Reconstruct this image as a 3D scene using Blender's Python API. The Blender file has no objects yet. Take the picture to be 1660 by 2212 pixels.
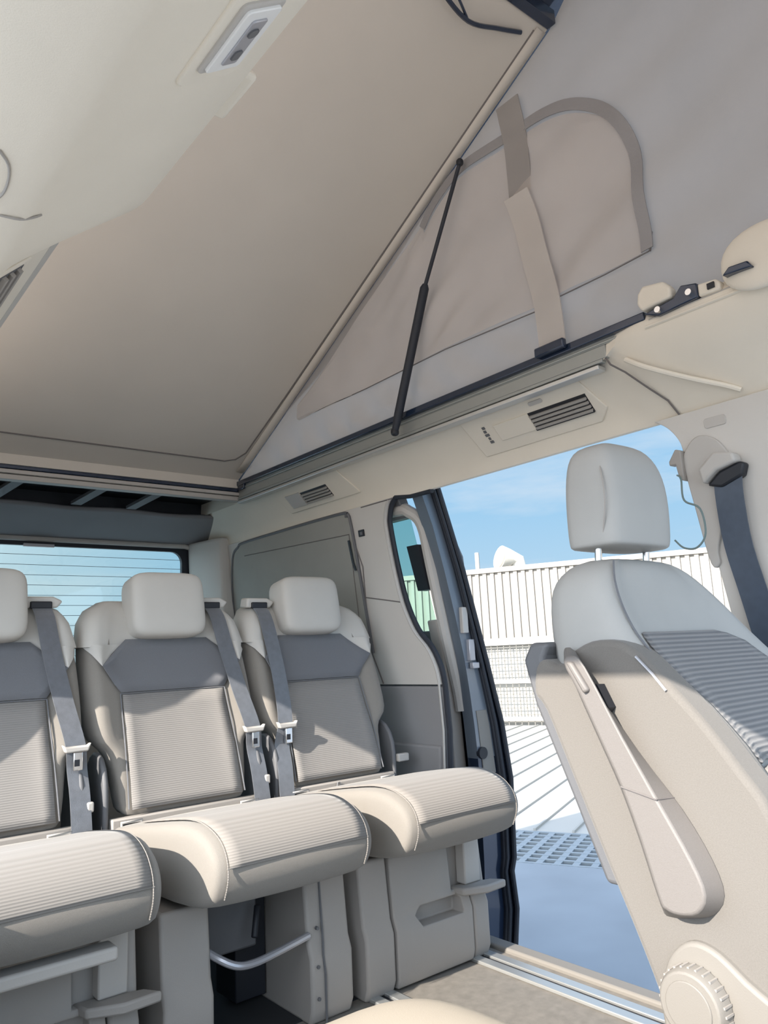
import bpy, bmesh, math, random
from mathutils import Vector, Matrix, noise
random.seed(3)
SC = bpy.context.scene
COL = SC.collection
rad = math.radians

# ------------------------------------------------------------------ mesh builder
class MB:
    def __init__(s): s.v=[]; s.f=[]; s.m=[]
    def add(s, vs, fs, m=0):
        b=len(s.v); s.v += [Vector(p) for p in vs]
        for f in fs: s.f.append([b+i for i in f]); s.m.append(m)
        return s
    def box(s, x0,x1,y0,y1,z0,z1, m=0):
        vs=[(x,y,z) for x in (x0,x1) for y in (y0,y1) for z in (z0,z1)]
        return s.add(vs, [(0,1,3,2),(4,6,7,5),(0,4,5,1),(2,3,7,6),(0,2,6,4),(1,5,7,3)], m)
    def fbox(s, o,u,v,n, a0,a1,b0,b1,c0,c1, m=0):
        o,u,v,n=map(Vector,(o,u,v,n))
        vs=[o+u*a+v*b+n*c for a in (a0,a1) for b in (b0,b1) for c in (c0,c1)]
        return s.add(vs, [(0,1,3,2),(4,6,7,5),(0,4,5,1),(2,3,7,6),(0,2,6,4),(1,5,7,3)], m)
    def loft(s, loops, caps=True, m=0, closed=True):
        n=len(loops[0]); b=len(s.v)
        for L in loops: s.v += [Vector(p) for p in L]
        for i in range(len(loops)-1):
            for j in range(n if closed else n-1):
                k=(j+1)%n
                s.f.append([b+i*n+j,b+i*n+k,b+(i+1)*n+k,b+(i+1)*n+j]); s.m.append(m)
        if caps:
            s.f.append([b+j for j in range(n)][::-1]); s.m.append(m)
            s.f.append([b+(len(loops)-1)*n+j for j in range(n)]); s.m.append(m)
        return s
    def prism(s, pts, fa, fb, m=0):
        return s.loft([[fa(*p) for p in pts],[fb(*p) for p in pts]], True, m)
    def grid(s, nu,nv, fn, m=0):
        b=len(s.v)
        for i in range(nu+1):
            for j in range(nv+1): s.v.append(Vector(fn(i/nu,j/nv)))
        for i in range(nu):
            for j in range(nv):
                a=b+i*(nv+1)+j
                s.f.append([a,a+nv+1,a+nv+2,a+1]); s.m.append(m)
        return s
    def tube(s, path, r, n=8, m=0, closed=False):
        P=[Vector(p) for p in path]; loops=[]
        N=len(P); ref=None
        for i,p in enumerate(P):
            if closed: t=(P[(i+1)%N]-P[i-1])
            else: t=P[min(i+1,N-1)]-P[max(i-1,0)]
            t.normalize()
            if ref is None:
                ref=Vector((0,0,1)) if abs(t.z)<.9 else Vector((1,0,0))
            a=ref-t*ref.dot(t)
            if a.length<1e-5: a=t.orthogonal()
            a.normalize(); ref=a; c=t.cross(a)
            rr=r[i] if isinstance(r,(list,tuple)) else r
            loops.append([p+a*(rr*math.cos(2*math.pi*k/n))+c*(rr*math.sin(2*math.pi*k/n)) for k in range(n)])
        if closed: loops.append(loops[0])
        return s.loft(loops, not closed, m)
    def ribbon(s, path, wid, thick, up=None, m=0):
        # path points, width direction vectors (or one), thickness along up
        P=[Vector(p) for p in path]; loops=[]
        for i,p in enumerate(P):
            w=Vector(wid[i] if isinstance(wid,list) else wid)
            t=(P[min(i+1,len(P)-1)]-P[max(i-1,0)]).normalized()
            nn=(Vector(up[i]) if isinstance(up,list) else (Vector(up) if up else t.cross(w).normalized()))
            h=nn*(thick/2)
            loops.append([p-w/2-h,p+w/2-h,p+w/2+h,p-w/2+h])
        return s.loft(loops, True, m)
    def superbox(s, c, h, e=.35, nu=28, nv=16, M=None, m=0):
        def sg(w,p): return math.copysign(abs(w)**p, w)
        c=Vector(c)
        def fn(a,b):
            th=2*math.pi*a; ph=-math.pi/2+math.pi*b
            p=Vector((h[0]*sg(math.cos(ph),e)*sg(math.cos(th),e), h[1]*sg(math.cos(ph),e)*sg(math.sin(th),e), h[2]*sg(math.sin(ph),e)))
            return c+(M@p if M else p)
        return s.grid(nu,nv,fn,m)
    def build(s, name, mats, parent=None, off=(0,0,0), bevel=0, seg=2, sub=0, solid=0, ang=35, flat=False):
        me=bpy.data.meshes.new(name); o3=Vector(off)
        me.from_pydata([v-o3 for v in s.v],[],s.f)
        if not isinstance(mats,(list,tuple)): mats=[mats]
        for k in mats: me.materials.append(k)
        for p,mi in zip(me.polygons,s.m): p.material_index=mi
        bm=bmesh.new(); bm.from_mesh(me)
        bmesh.ops.remove_doubles(bm, verts=bm.verts, dist=1e-5)
        bmesh.ops.recalc_face_normals(bm, faces=bm.faces); bm.to_mesh(me); bm.free()
        if not flat:
            me.shade_smooth(); me.set_sharp_from_angle(angle=rad(ang))
        ob=bpy.data.objects.new(name, me); COL.objects.link(ob)
        if parent is not None: ob.parent=parent
        if solid:
            q=ob.modifiers.new('s','SOLIDIFY'); q.thickness=solid; q.offset=0
        if bevel:
            q=ob.modifiers.new('b','BEVEL'); q.width=bevel; q.segments=seg; q.limit_method='ANGLE'; q.angle_limit=rad(35); q.harden_normals=False
        if sub:
            q=ob.modifiers.new('u','SUBSURF'); q.levels=sub; q.render_levels=sub
        return ob

def thing(name, label, cat, loc=(0,0,0), group=None, kind=None):
    o=bpy.data.objects.new(name,None); COL.objects.link(o); o.location=loc; o.empty_display_size=.05
    return tag(o,label,cat,group,kind)
def tag(o,label,cat,group=None,kind=None):
    if label: o['label']=label
    if cat: o['category']=cat
    if group: o['group']=group
    if kind: o['kind']=kind
    return o
def struct(o,label=None):
    o['kind']='structure'
    if label: o['label']=label
    return o
def plab(o,l): o['label']=l; return o
def cut(ob, cutter):
    c=cutter.build('cutter', ob.data.materials[0])
    q=ob.modifiers.new('cut','BOOLEAN'); q.operation='DIFFERENCE'; q.object=c; q.solver='EXACT'
    c.parent=ob.parent
    bpy.context.view_layer.update()
    dg=bpy.context.evaluated_depsgraph_get()
    me=bpy.data.meshes.new_from_object(ob.evaluated_get(dg)); ob.modifiers.clear(); ob.data=me
    bpy.data.objects.remove(c)
    return ob
def lerp(a,b,t): return a+(b-a)*t
def plin(x,tab):
    if x<=tab[0][0]: return tab[0][1]
    for (a,b),(c,d) in zip(tab,tab[1:]):
        if x<=c: return lerp(b,d,(x-a)/(c-a))
    return tab[-1][1]
def smooth(pts, k=6, closed=False):
    P=[Vector(p) for p in pts]; out=[]; N=len(P)
    rng=range(N if closed else N-1)
    for i in rng:
        if closed: a,b,c,d=P[i-1],P[i],P[(i+1)%N],P[(i+2)%N]
        else: a,b,c,d=P[max(i-1,0)],P[i],P[i+1],P[min(i+2,N-1)]
        for q in range(k):
            t=q/k
            out.append(.5*((2*b)+(c-a)*t+(2*a-5*b+4*c-d)*t*t+(3*b-a-3*c+d)*t**3))
    if not closed: out.append(P[-1])
    return out
def rrect(w,h,r,k=4):
    o=[]
    for cx,cy,a0 in ((w/2-r,h/2-r,0),(-w/2+r,h/2-r,90),(-w/2+r,-h/2+r,180),(w/2-r,-h/2+r,270)):
        for i in range(k+1):
            a=rad(a0+90*i/k); o.append((cx+r*math.cos(a),cy+r*math.sin(a)))
    return o

# ------------------------------------------------------------------ materials
def mat(name, col, rough=.6, metal=0, var=0, vscale=30, bump=0, bscale=400, spec=.5, sheen=0, bdist=.002, coat=0):
    m=bpy.data.materials.new(name); m.use_nodes=True; nt=m.node_tree; b=nt.nodes['Principled BSDF']
    b.inputs['Base Color'].default_value=(*col,1); b.inputs['Roughness'].default_value=rough
    b.inputs['Metallic'].default_value=metal; b.inputs['Specular IOR Level'].default_value=spec
    b.inputs['Sheen Weight'].default_value=sheen; b.inputs['Coat Weight'].default_value=coat
    tc=nt.nodes.new('ShaderNodeTexCoord')
    if var:
        n=nt.nodes.new('ShaderNodeTexNoise'); n.inputs['Scale'].default_value=vscale; n.inputs['Detail'].default_value=3
        nt.links.new(tc.outputs['Object'],n.inputs['Vector'])
        r=nt.nodes.new('ShaderNodeValToRGB')
        r.color_ramp.elements[0].position=.3; r.color_ramp.elements[1].position=.7
        r.color_ramp.elements[0].color=(*[c*(1-var) for c in col],1); r.color_ramp.elements[1].color=(*[min(1,c*(1+var)) for c in col],1)
        nt.links.new(n.outputs['Fac'],r.inputs['Fac']); nt.links.new(r.outputs['Color'],b.inputs['Base Color'])
    if bump:
        n2=nt.nodes.new('ShaderNodeTexNoise'); n2.inputs['Scale'].default_value=bscale; n2.inputs['Detail'].default_value=2
        nt.links.new(tc.outputs['Object'],n2.inputs['Vector'])
        bp=nt.nodes.new('ShaderNodeBump'); bp.inputs['Strength'].default_value=bump; bp.inputs['Distance'].default_value=bdist
        nt.links.new(n2.outputs['Fac'],bp.inputs['Height']); nt.links.new(bp.outputs['Normal'],b.inputs['Normal'])
    return m
def ribbed(name, col, col2, scale, axis='Z', rough=.85, strength=.5, rot=(0,0,0)):
    m=mat(name,col,rough,spec=.2,sheen=.2); nt=m.node_tree; b=nt.nodes['Principled BSDF']
    tc=[n for n in nt.nodes if n.type=='TEX_COORD'][0]
    mp=nt.nodes.new('ShaderNodeMapping'); mp.inputs['Rotation'].default_value=rot
    nt.links.new(tc.outputs['Object'],mp.inputs['Vector'])
    w=nt.nodes.new('ShaderNodeTexWave'); w.bands_direction=axis; w.wave_profile='SIN'; w.inputs['Scale'].default_value=scale
    nt.links.new(mp.outputs['Vector'],w.inputs['Vector'])
    nz=nt.nodes.new('ShaderNodeTexNoise'); nz.inputs['Scale'].default_value=600
    nt.links.new(tc.outputs['Object'],nz.inputs['Vector'])
    mx=nt.nodes.new('ShaderNodeMix'); mx.data_type='RGBA'; mx.inputs['A'].default_value=(*col2,1); mx.inputs['B'].default_value=(*col,1)
    nt.links.new(w.outputs['Fac'],mx.inputs['Factor'])
    nt.links.new(mx.outputs['Result'],b.inputs['Base Color'])
    bp=nt.nodes.new('ShaderNodeBump'); bp.inputs['Strength'].default_value=strength; bp.inputs['Distance'].default_value=.003
    ad=nt.nodes.new('ShaderNodeMath'); ad.operation='MULTIPLY_ADD'; ad.inputs[1].default_value=.25
    nt.links.new(nz.outputs['Fac'],ad.inputs[0]); nt.links.new(w.outputs['Fac'],ad.inputs[2])
    nt.links.new(ad.outputs[0],bp.inputs['Height']); nt.links.new(bp.outputs['Normal'],b.inputs['Normal'])
    return m
def glass(name, tint, rough=0.0, refl=.1):
    m=bpy.data.materials.new(name); m.use_nodes=True; nt=m.node_tree
    nt.nodes.remove(nt.nodes['Principled BSDF']); out=nt.nodes['Material Output']
    t=nt.nodes.new('ShaderNodeBsdfTransparent'); t.inputs['Color'].default_value=(*tint,1)
    g=nt.nodes.new('ShaderNodeBsdfGlossy'); g.inputs['Roughness'].default_value=.03
    mx=nt.nodes.new('ShaderNodeMixShader'); mx.inputs[0].default_value=.05
    nt.links.new(t.outputs[0],mx.inputs[1]); nt.links.new(g.outputs[0],mx.inputs[2])
    nt.links.new(mx.outputs[0],out.inputs['Surface'])
    return m
def cloth_trans(name, col, tr=.35, bump=.15, bscale=220):
    m=mat(name,col,.9,var=.06,vscale=6,bump=bump,bscale=bscale,spec=.15); nt=m.node_tree; b=nt.nodes['Principled BSDF']; out=nt.nodes['Material Output']
    t=nt.nodes.new('ShaderNodeBsdfTranslucent'); t.inputs['Color'].default_value=(*col,1)
    mx=nt.nodes.new('ShaderNodeMixShader'); mx.inputs[0].default_value=tr
    nt.links.new(b.outputs[0],mx.inputs[1]); nt.links.new(t.outputs[0],mx.inputs[2]); nt.links.new(mx.outputs[0],out.inputs['Surface'])
    return m

LEATHER=mat('light leatherette',(.55,.53,.495),.5,var=.03,vscale=9,bump=.12,bscale=900,spec=.35)
LEATHERDIM=mat('dimmed leatherette',(.40,.395,.38),.5,var=.03,vscale=9,bump=.12,bscale=900,spec=.3)  # rear seat leatherette darkened, dimmer light put into the colour
FABRICF=mat('front seat fabric',(.178,.166,.152),.9,var=.06,vscale=500,bump=.25,bscale=900,spec=.12,sheen=.2)
FABRIC=mat('beige grey fabric',(.26,.24,.215),.9,var=.07,vscale=900,bump=.35,bscale=1400,spec=.15,sheen=.25)
FABSHADE=mat('shade toned plain fabric',(.17,.175,.19),.9,var=.08,vscale=900,bump=.35,bscale=1400,spec=.15,sheen=.25)  # insert fabric darkened and blued, shade of the upper panel painted in
RIBBACK=ribbed('ribbed back fabric',(.285,.27,.255),(.235,.223,.212),62,'Z',strength=.25)  # same insert fabric, raised to its sunlit tone
RIBCUSH=ribbed('ribbed cushion fabric',(.27,.25,.23),(.235,.218,.20),66,'Z',strength=.3)
MESHRIB=ribbed('striped mesh fabric',(.25,.245,.245),(.13,.135,.145),42,'Z',strength=.5)
PLAST=mat('warm grey plastic',(.36,.335,.31),.55,bump=.15,bscale=700,spec=.4)
PLASTL=mat('light grey plastic',(.50,.475,.445),.5,bump=.1,bscale=700,spec=.4)
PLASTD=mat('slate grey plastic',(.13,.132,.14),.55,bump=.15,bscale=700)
ARMM=mat('armrest plastic',(.185,.17,.16),.5,var=.04,vscale=700,bump=.2,bscale=1200)
DARK=mat('black plastic',(.012,.014,.02),.5)
NAVYP=mat('dark blue car paint',(.018,.032,.065),.18,metal=.3,coat=.6,spec=.6)
PAINTG=mat('grey blue metal paint',(.16,.19,.23),.3,metal=.3,coat=.4)
RUBBER=mat('black rubber',(.016,.02,.03),.55)
HEAD=mat('headliner cloth',(.80,.74,.64),.9,var=.025,vscale=5,bump=.15,bscale=700,spec=.2)
TRIMU=mat('pillar trim',(.60,.575,.54),.7,var=.03,vscale=4,bump=.12,bscale=600,spec=.3)
TRIML=mat('lower trim',(.26,.255,.26),.7,var=.04,vscale=5,bump=.15,bscale=600,spec=.3)
CANVAS=cloth_trans('tent canvas cloth',(.49,.435,.395),.46)
FLAP=cloth_trans('window flap cloth',(.78,.73,.695),.55)
STRAPC=cloth_trans('strap cloth',(.50,.475,.46),.4)
STRAPL=cloth_trans('rolled strap cloth',(.74,.70,.665),.4)
ZIPM=mat('zipper tape',(.31,.30,.305),.8,bump=.3,bscale=500)
STITCH=mat('stitching thread',(.17,.155,.15),.9)
LID=mat('roof board lining',(.66,.61,.545),.85,var=.03,vscale=3,bump=.08,bscale=500,spec=.25)
ALU=mat('brushed aluminium',(.62,.63,.62),.38,metal=.75)
ALUG=mat('grey aluminium rail',(.36,.375,.36),.45,metal=.5)
CHROME=mat('chrome',(.75,.76,.77),.15,metal=1)
BELT=mat('seat belt webbing',(.115,.125,.145),.36,var=.12,vscale=60,bump=.2,bscale=500,spec=.9,sheen=.5)
BELTN=mat('navy belt webbing',(.045,.065,.10),.45,var=.1,vscale=60,spec=.6,sheen=.3)
FLOORM=mat('grey brown floor covering',(.21,.192,.168),.8,var=.12,vscale=40,bump=.2,bscale=500)
SILLM=mat('door sill plastic',(.22,.205,.185),.6,bump=.1,bscale=500)
CONC=mat('coated roof concrete',(.25,.275,.30),.85,var=.12,vscale=1.3,bump=.15,bscale=9)
WHITEM=mat('white sheet metal',(.42,.405,.37),.55,var=.03,vscale=2)
WHITEW=mat('white painted wire',(.15,.145,.13),.5)
SEAMM=mat('standing seam edge',(.36,.35,.32),.6)
CREAM=mat('cream ribbed cladding',(.30,.275,.24),.6,var=.02,vscale=1)
GRATE=mat('galvanised grate',(.30,.34,.37),.5,metal=.3)
PIT=mat('gutter pit',(.06,.08,.10),.9)
EXHM=mat('exhaust metal',(.72,.66,.56),.5,metal=.2)
MESHD=mat('exhaust mesh',(.33,.27,.20),.8)
GREENC=mat('green grey cable',(.16,.22,.22),.5)
SCREEN=mat('lamp lens',(.85,.85,.84),.25)
SILVER=mat('lamp silver',(.42,.42,.45),.3,metal=.4)
BLIND=mat('window blind cloth',(.34,.335,.305),.9,var=.03,vscale=8,bump=.15,bscale=500)
WHITEMK=mat('white icon print',(.85,.85,.85),.6)
TINT=glass('tinted rear glass',(.86,.95,.95))
DOORG=glass('side door glass',(.66,.82,.78))

# ------------------------------------------------------------------ camera
Rw=((0.7792613,0.0766071,0.6219993),(-0.6249093,0.1699417,0.7619765),(-0.0473308,-0.9824720,0.1803015))
CM=Matrix([[Rw[i][0],-Rw[i][1],-Rw[i][2]] for i in range(3)])
cam=bpy.data.cameras.new('camera'); co=bpy.data.objects.new('camera',cam); COL.objects.link(co)
co.matrix_world=Matrix.Translation((-.91,0,.80))@CM.to_4x4()
cam.sensor_fit='VERTICAL'; cam.sensor_height=36; cam.lens=1655/2212*36; cam.clip_start=.01
SC.camera=co

# ------------------------------------------------------------------ body profile helpers
def wx(z): return .78-.12*(z-.65) if z>.65 else .78
PR=[(.585,1.435),(.602,1.445),(.61,1.438),(.655,1.393),(.70,1.348),(.707,1.318),(.713,1.303)]     # beside the roof opening
PF=[(.515,1.485),(.522,1.465),(.535,1.440),(.60,1.388),(.67,1.338),(.703,1.310),(.713,1.300)]     # front part, over the rail
PFR=[(.560,1.488),(.565,1.470),(.575,1.445),(.62,1.395),(.675,1.342),(.703,1.310),(.713,1.300)]
PRL=[(.578,1.500),(.586,1.488),(.606,1.475),(.652,1.428),(.695,1.362),(.707,1.325),(.713,1.303)]
def side_head(sx, y0, y1):
    PF_,PR_=(PFR,PR) if sx>0 else (PF,PRL)
    m=MB(); loops=[]
    for y in [-.6,0,.6,.85]+[y0+(y1-y0)*i/16 for i in range(17)]+[1.6,2.2,2.7,3.05,3.4]:
        t=min(1,max(0,(y-y0)/(y1-y0))); t=t*t*(3-2*t)
        inn=[(lerp(a[0],b[0],t),lerp(a[1],b[1],t)) for a,b in zip(PF_,PR_)]
        outer=[(.78,1.32),(.74,1.44),(.66,1.50),(lerp(PF_[0][0]+.015,.59,t),1.515)]
        if sx<0: outer=[(.74,1.300),(.80,1.312),(.99,1.39),(.99,1.44)]+outer[2:]
        else: outer=[(.73,1.305),(.75,1.31)]+outer
        loops.append([(sx*x,y,z) for x,z in inn+outer])
    m.loft(loops)
    return m
struct(side_head(1,.88,1.04).build('trim_1',HEAD,ang=60),'light headliner trim above the open sliding doorway')
struct(side_head(-1,.95,1.22).build('ceiling',HEAD,ang=60),'pale headliner at the upper left beside the roof opening')

# floor, sill
m=MB(); m.box(-.76,.70,-.3,3.4,-.05,0)
struct(m.build('floor',FLOORM),'grey brown vehicle floor covering')
m=MB(); m.box(-.76,.69,1.61,3.36,0,.004)  # near-black sheet painting the shade under the rear seats
struct(m.build('floor.001',mat('under seat shade',(.018,.019,.022),.95)),'dark sheet for the shade under and behind the rear seats')
m=MB(); m.box(.70,.745,.2,3.3,-.03,.012); m.box(.745,.80,.2,3.3,-.12,-.03)
struct(m.build('trim_2',SILLM,bevel=.006),'beige door sill strip')

# right quarter wall: upper trim and lower trim
def W(off): return lambda y,z:(wx(z)+off,y,z)
edge=[(1.93,1.31),(1.956,1.29),(1.975,1.25),(1.979,1.215),(1.97,1.088),(1.95,.963),(1.912,.869),(1.858,.808),(1.831,.748),(1.824,.692)]
edge_s=[tuple(p)[:2] for p in smooth([(a,b,0) for a,b in edge],4)]
m=MB(); m.prism(edge_s+[(3.4,.692),(3.4,1.31)], W(0), W(.016))
struct(m.build('wall_right',TRIMU,bevel=.006,seg=3),'beige upper trim of the rear side wall')
m=MB(); m.prism([(1.824,.688),(1.828,.55),(1.834,.434),(1.85,.2),(1.86,0),(3.4,0),(3.4,.688)], W(.003), W(.02))
m.prism([(1.84,.505),(3.3,.49),(3.3,.10),(1.87,.10)], W(-.006), W(.02))
struct(m.build('trim_3',TRIML,bevel=.01,seg=3),'dark grey lower trim panel of the rear side wall')
# door seal along the pillar edge
path=[(wx(z)+.014,y-.007,z) for y,z in edge_s]+[(.794,1.814,.55),(.794,1.82,.43),(.794,1.835,.2),(.794,1.845,.0)]
m=MB(); m.tube([(.72,1.75,1.30),(.72,1.85,1.302)]+path,.009,8)
struct(m.build('trim_4',RUBBER),'black rubber seal along the doorway edge')
m=MB(); m.tube([(p[0]-.015,p[1]+.012,p[2]) for p in path[2:]],.004,6)
struct(m.build('trim_5',PLASTL),'pale piping along the pillar edge')
# groove lines on the upper trim
m=MB()
m.tube([(wx(z)-.001,y,z) for y,z in ((2.20,1.30),(2.135,1.10),(2.145,.98),(2.15,.80),(2.11,.695))],.0025,6)
m.tube([(wx(z)-.001,y,z) for y,z in ((2.14,.993),(1.955,.962))],.002,6)
m.tube([(wx(z)-.001,y,z) for y,z in ((2.10,1.305),(1.93,1.305))],.002,6)
struct(m.build('trim_6',STITCH),'thin panel joints in the pillar trim')

# left side, unseen: low panel and quarter wall, outline shaped to shade the seats
def WL(off): return lambda y,z:(-(wx(z)+off),y,z)
m=MB(); m.prism([(1.92,0),(1.915,.95),(1.895,.99),(1.87,1.03),(1.86,1.10),(1.85,1.31),(3.4,1.31),(3.4,0)], WL(.01), WL(.07))
m.prism([(.95,-.1),(.95,.52),(1.9,.52),(1.9,-.1)], WL(0), WL(.07))
struct(m.build('wall_left',TRIMU),'unseen left side wall of the vehicle, outline shaped to shade the seats')

# rear: tailgate, window surround, rear ceiling strip
m=MB(); m.box(-.78,.78,3.36,3.44,-.05,.62)
m.box(-.78,.78,3.34,3.44,1.325,1.52)
m.box(.70,.80,3.30,3.44,.6,1.33); m.box(-.80,-.70,3.30,3.44,.6,1.33)
struct(m.build('wall_rear',TRIMU,bevel=.01),'rear wall around the back window')
m=MB()
def rc(a,b):
    x=lerp(-.70,.72,b); y=lerp(3.08,3.36,a)
    z=lerp(1.428,1.335,a)+.004*math.sin(b*22)*math.exp(-a*9)
    return (x,y,z)
m.grid(16,40,rc)
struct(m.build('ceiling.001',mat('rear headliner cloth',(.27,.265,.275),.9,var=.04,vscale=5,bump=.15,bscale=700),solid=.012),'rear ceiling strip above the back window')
m=MB(); m.box(-.66,.66,3.13,3.15,1.42,1.52); m.box(-.6,.6,2.772,3.15,1.49,1.51)  # black backing paints the unlit depth behind the rail
struct(m.build('trim_7',DARK),'black backing for the unlit recess behind the rear rail')
m=MB()
for x in (-.28,.02,.24): 
    m.loft([[(x+dx+.06,2.86,1.478+dz) for dx,dz in ((-.02,-.006),(.02,-.006),(.02,.006),(-.02,.006))],[(x+dx,3.06,1.437+dz) for dx,dz in ((-.02,-.006),(.02,-.006),(.02,.006),(-.02,.006))]])
struct(m.build('trim_8',PLASTD),'small brackets in the dark rear recess')
m=MB(); m.box(-.80,.80,2.83,3.48,1.525,1.60)  # unseen slab added so the vehicle shadow reaches the deck
struct(m.build('roof',NAVYP,bevel=.03,seg=3),'unseen dark blue vehicle roof at the rear, added for its shadow')
# D pillar corner
m=MB(); m.prism([(.72,3.10),(.70,3.14),(.665,3.34),(.70,3.36),(.78,3.36),(.78,3.10)], lambda a,b:(a-.0,b,.0), lambda a,b:(a-.05,b,1.345))
struct(m.build('trim_9',TRIMU,bevel=.015,seg=3),'rear corner pillar trim')
# rear window
wroot=thing('window_1','wide tinted back window behind the three rear seats',None,(0,3.36,1.0)); wroot['kind']='structure'; 
G=(0,3.36,1.0)
m=MB(); m.box(-.60,.60,3.362,3.368,.60,1.31); m.build('pane',TINT,wroot,G)
m=MB()
o=[(a,b+.955) for a,b in rrect(1.40,.75,.07,5)]; i_=[(a,b+.945) for a,b in rrect(1.185,.72,.05,5)]
for y in (3.345,):
    m.loft([[(a,y,b) for a,b in o],[(a,y,b) for a,b in i_],[(a,y+.02,b) for a,b in i_],[(a,y+.02,b) for a,b in o]],False)
m.build('gasket',RUBBER,wroot,G)
m=MB()
for k in range(15): m.tube([(-.59,3.358,.68+.042*k),(.59,3.358,.68+.042*k)],.0011,5)
m.build('heating_wire',PAINTG,wroot,G)
m=MB(); m.box(-.10,.02,3.33,3.345,1.298,1.310); m.build('brake_lamp_edge',SILVER,wroot,G)
m=MB(); m.tube([(-.78,3.335,1.332),(.60,3.335,1.330),(.66,3.335,1.315),(.695,3.335,1.26),(.70,3.335,1.1),(.70,3.335,.6)],.011,8)
struct(m.build('trim_10',TRIMU),'pale trim strip around the back window')

# roof opening rails
def rail(sx,y0,y1,lip=1):
    m=MB()
    if not lip: m.box(*sorted((sx*.574,sx*.584)),y0,y1,1.492,1.506); return m
    m.box(*sorted((sx*.576,sx*.592)),y0+.10,y1,1.452,1.484); m.box(*sorted((sx*.576,sx*.584)),y0,y1,1.484,1.503)
    m.box(*sorted((sx*.573,sx*.590)),y0+.11,y1,1.443,1.452)
    m.box(*sorted((sx*.573,sx*.590)),y0,y1,1.486,1.492)
    m.box(*sorted((sx*.570,sx*.600)),y0+.12,y1,1.428,1.439,1)
    return m
struct(rail(1,.875,2.76).build('trim_11',[ALUG,ALU],bevel=.002),'grey metal rail along the right side of the roof opening')
struct(rail(-1,1.1,2.76,0).build('trim_12',[PLASTL,PLASTL],bevel=.002),'pale rail along the left side of the roof opening')
m=MB(); m.box(-.6,.592,2.762,2.80,1.440,1.458); m.box(-.6,.592,2.755,2.80,1.460,1.474)
struct(m.build('trim_13',PLASTL,bevel=.002),'pale double rail across the rear of the roof opening')
m=MB(); m.box(.566,.574,-.3,.88,1.478,1.488); m.box(.560,.577,-.3,.85,1.490,1.494)
struct(m.build('trim_14',PLASTL,bevel=.002),'thin rail edge ahead of the roof bracket')

# seams on the right headliner beside the pillar
def onR(y,t,off=.002):   # point on front profile at param
    P=[(.60,1.388),(.67,1.338),(.703,1.310)]
    x=plin(t,[(0,.535),(.35,.60),(.8,.67),(1,.703)]); z=plin(t,[(0,1.440),(.35,1.388),(.8,1.338),(1,1.310)])
    return (x-off,y,z-off)
m=MB(); m.tube([(.585,.99,1.468),(.575,.965,1.43),(.60,.945,1.41),(.64,.915,1.37),(.675,.89,1.338),(.69,.885,1.32),(.70,.88,1.305)],.0025,6)
m.tube([(.70,.88,1.300),(.700,.80,1.297),(.700,.70,1.297)],.0022,6)
struct(m.build('trim_15',STITCH),'panel joint at the top of the front pillar')

m=MB(); m.tube(smooth([(.583,.93,1.432),(.590,.885,1.400),(.635,.812,1.360),(.675,.755,1.333),(.69,.729,1.318)],5),.006,8)
m.tube([(.562,y,1.478) for y in (-.3,.3,.70,.86)],.004,6)
struct(m.build('trim_20',HEAD),'soft raised arc in the headliner above the front pillar')
# ------------------------------------------------------------------ B pillar (right)
be=[(.945,1.305),(.915,1.283),(.893,1.25),(.886,1.216),(.880,1.129),(.866,1.031),(.852,.936),(.84,.7),(.84,0)]
m=MB(); m.prism([tuple(p)[:2] for p in smooth([(a,b,0) for a,b in be],4)]+[(.66,0),(.68,.7),(.69,1.0),(.69,1.15),(.675,1.22),(.655,1.305)], W(-.005), W(.06))
pil=struct(m.build('wall_right.001',TRIMU,bevel=.012,seg=3),'beige front door pillar with the belt guide')
# raised belt housing and label plate
m=MB(); cap=[(.886,1.19),(.872,1.225),(.84,1.245),(.80,1.225),(.775,1.17),(.785,1.12),(.84,1.00),(.845,.96),(.865,.96),(.878,1.08)]
m.prism([tuple(p)[:2] for p in smooth([(a,b,0) for a,b in cap],4,True)], W(-.014), W(0))
struct(m.build('trim_16',PLASTL,bevel=.004),'raised belt housing on the front pillar')
m=MB(); m.prism([(a+.80,b+1.268) for a,b in rrect(.05,.022,.006)], W(-.0075), W(0))
struct(m.build('trim_17',PLASTL,bevel=.001),'small airbag label plate high on the front pillar')
bt=thing('seat_belt','navy seat belt hanging from the guide on the front pillar','seat belt',(.70,.80,1.13))
B0=(.70,.80,1.13)
m=MB(); m.prism([(.835,1.13),(.80,1.155),(.755,1.165),(.757,1.185),(.80,1.195),(.84,1.165)], W(-.045), W(-.01)); 
m.build('belt_guide',PLASTL,bt,B0,bevel=.006,seg=3)
m=MB(); m.prism([(.832,1.128),(.80,1.118),(.752,1.135),(.742,1.16),(.752,1.166),(.80,1.153)], W(-.032), W(-.006)); m.build('guide_slot',DARK,bt,B0,bevel=.005)
m=MB(); pth=[]; 
for y,z,d in ((.786,1.14,.024),(.79,1.09,.026),(.792,.99,.022),(.776,.86,.02),(.755,.70,.03),(.73,.45,.05)): pth.append((wx(z)-d,y,z))
m.ribbon(smooth(pth,4),(0,.062,.004),.0025); m.build('webbing',BELTN,bt,B0)
cb=MB(); cb.tube(smooth([(.690,.898,1.165),(.672,.88,1.15),(.66,.872,1.10),(.66,.838,1.075),(.66,.832,1.02),(.66,.855,.992),(.66,.885,.995),(.66,.905,1.015)],6),.0022,6)
tag(cb.build('hanging_cord',GREENC),'thin green grey cable loop hanging beside the front pillar','cord')
m=MB(); m.prism([(.895,1.225),(.915,1.20),(.915,1.19),(.90,1.19),(.897,1.155),(.885,1.15),(.882,1.22)], W(-.025), W(-.003))
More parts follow.
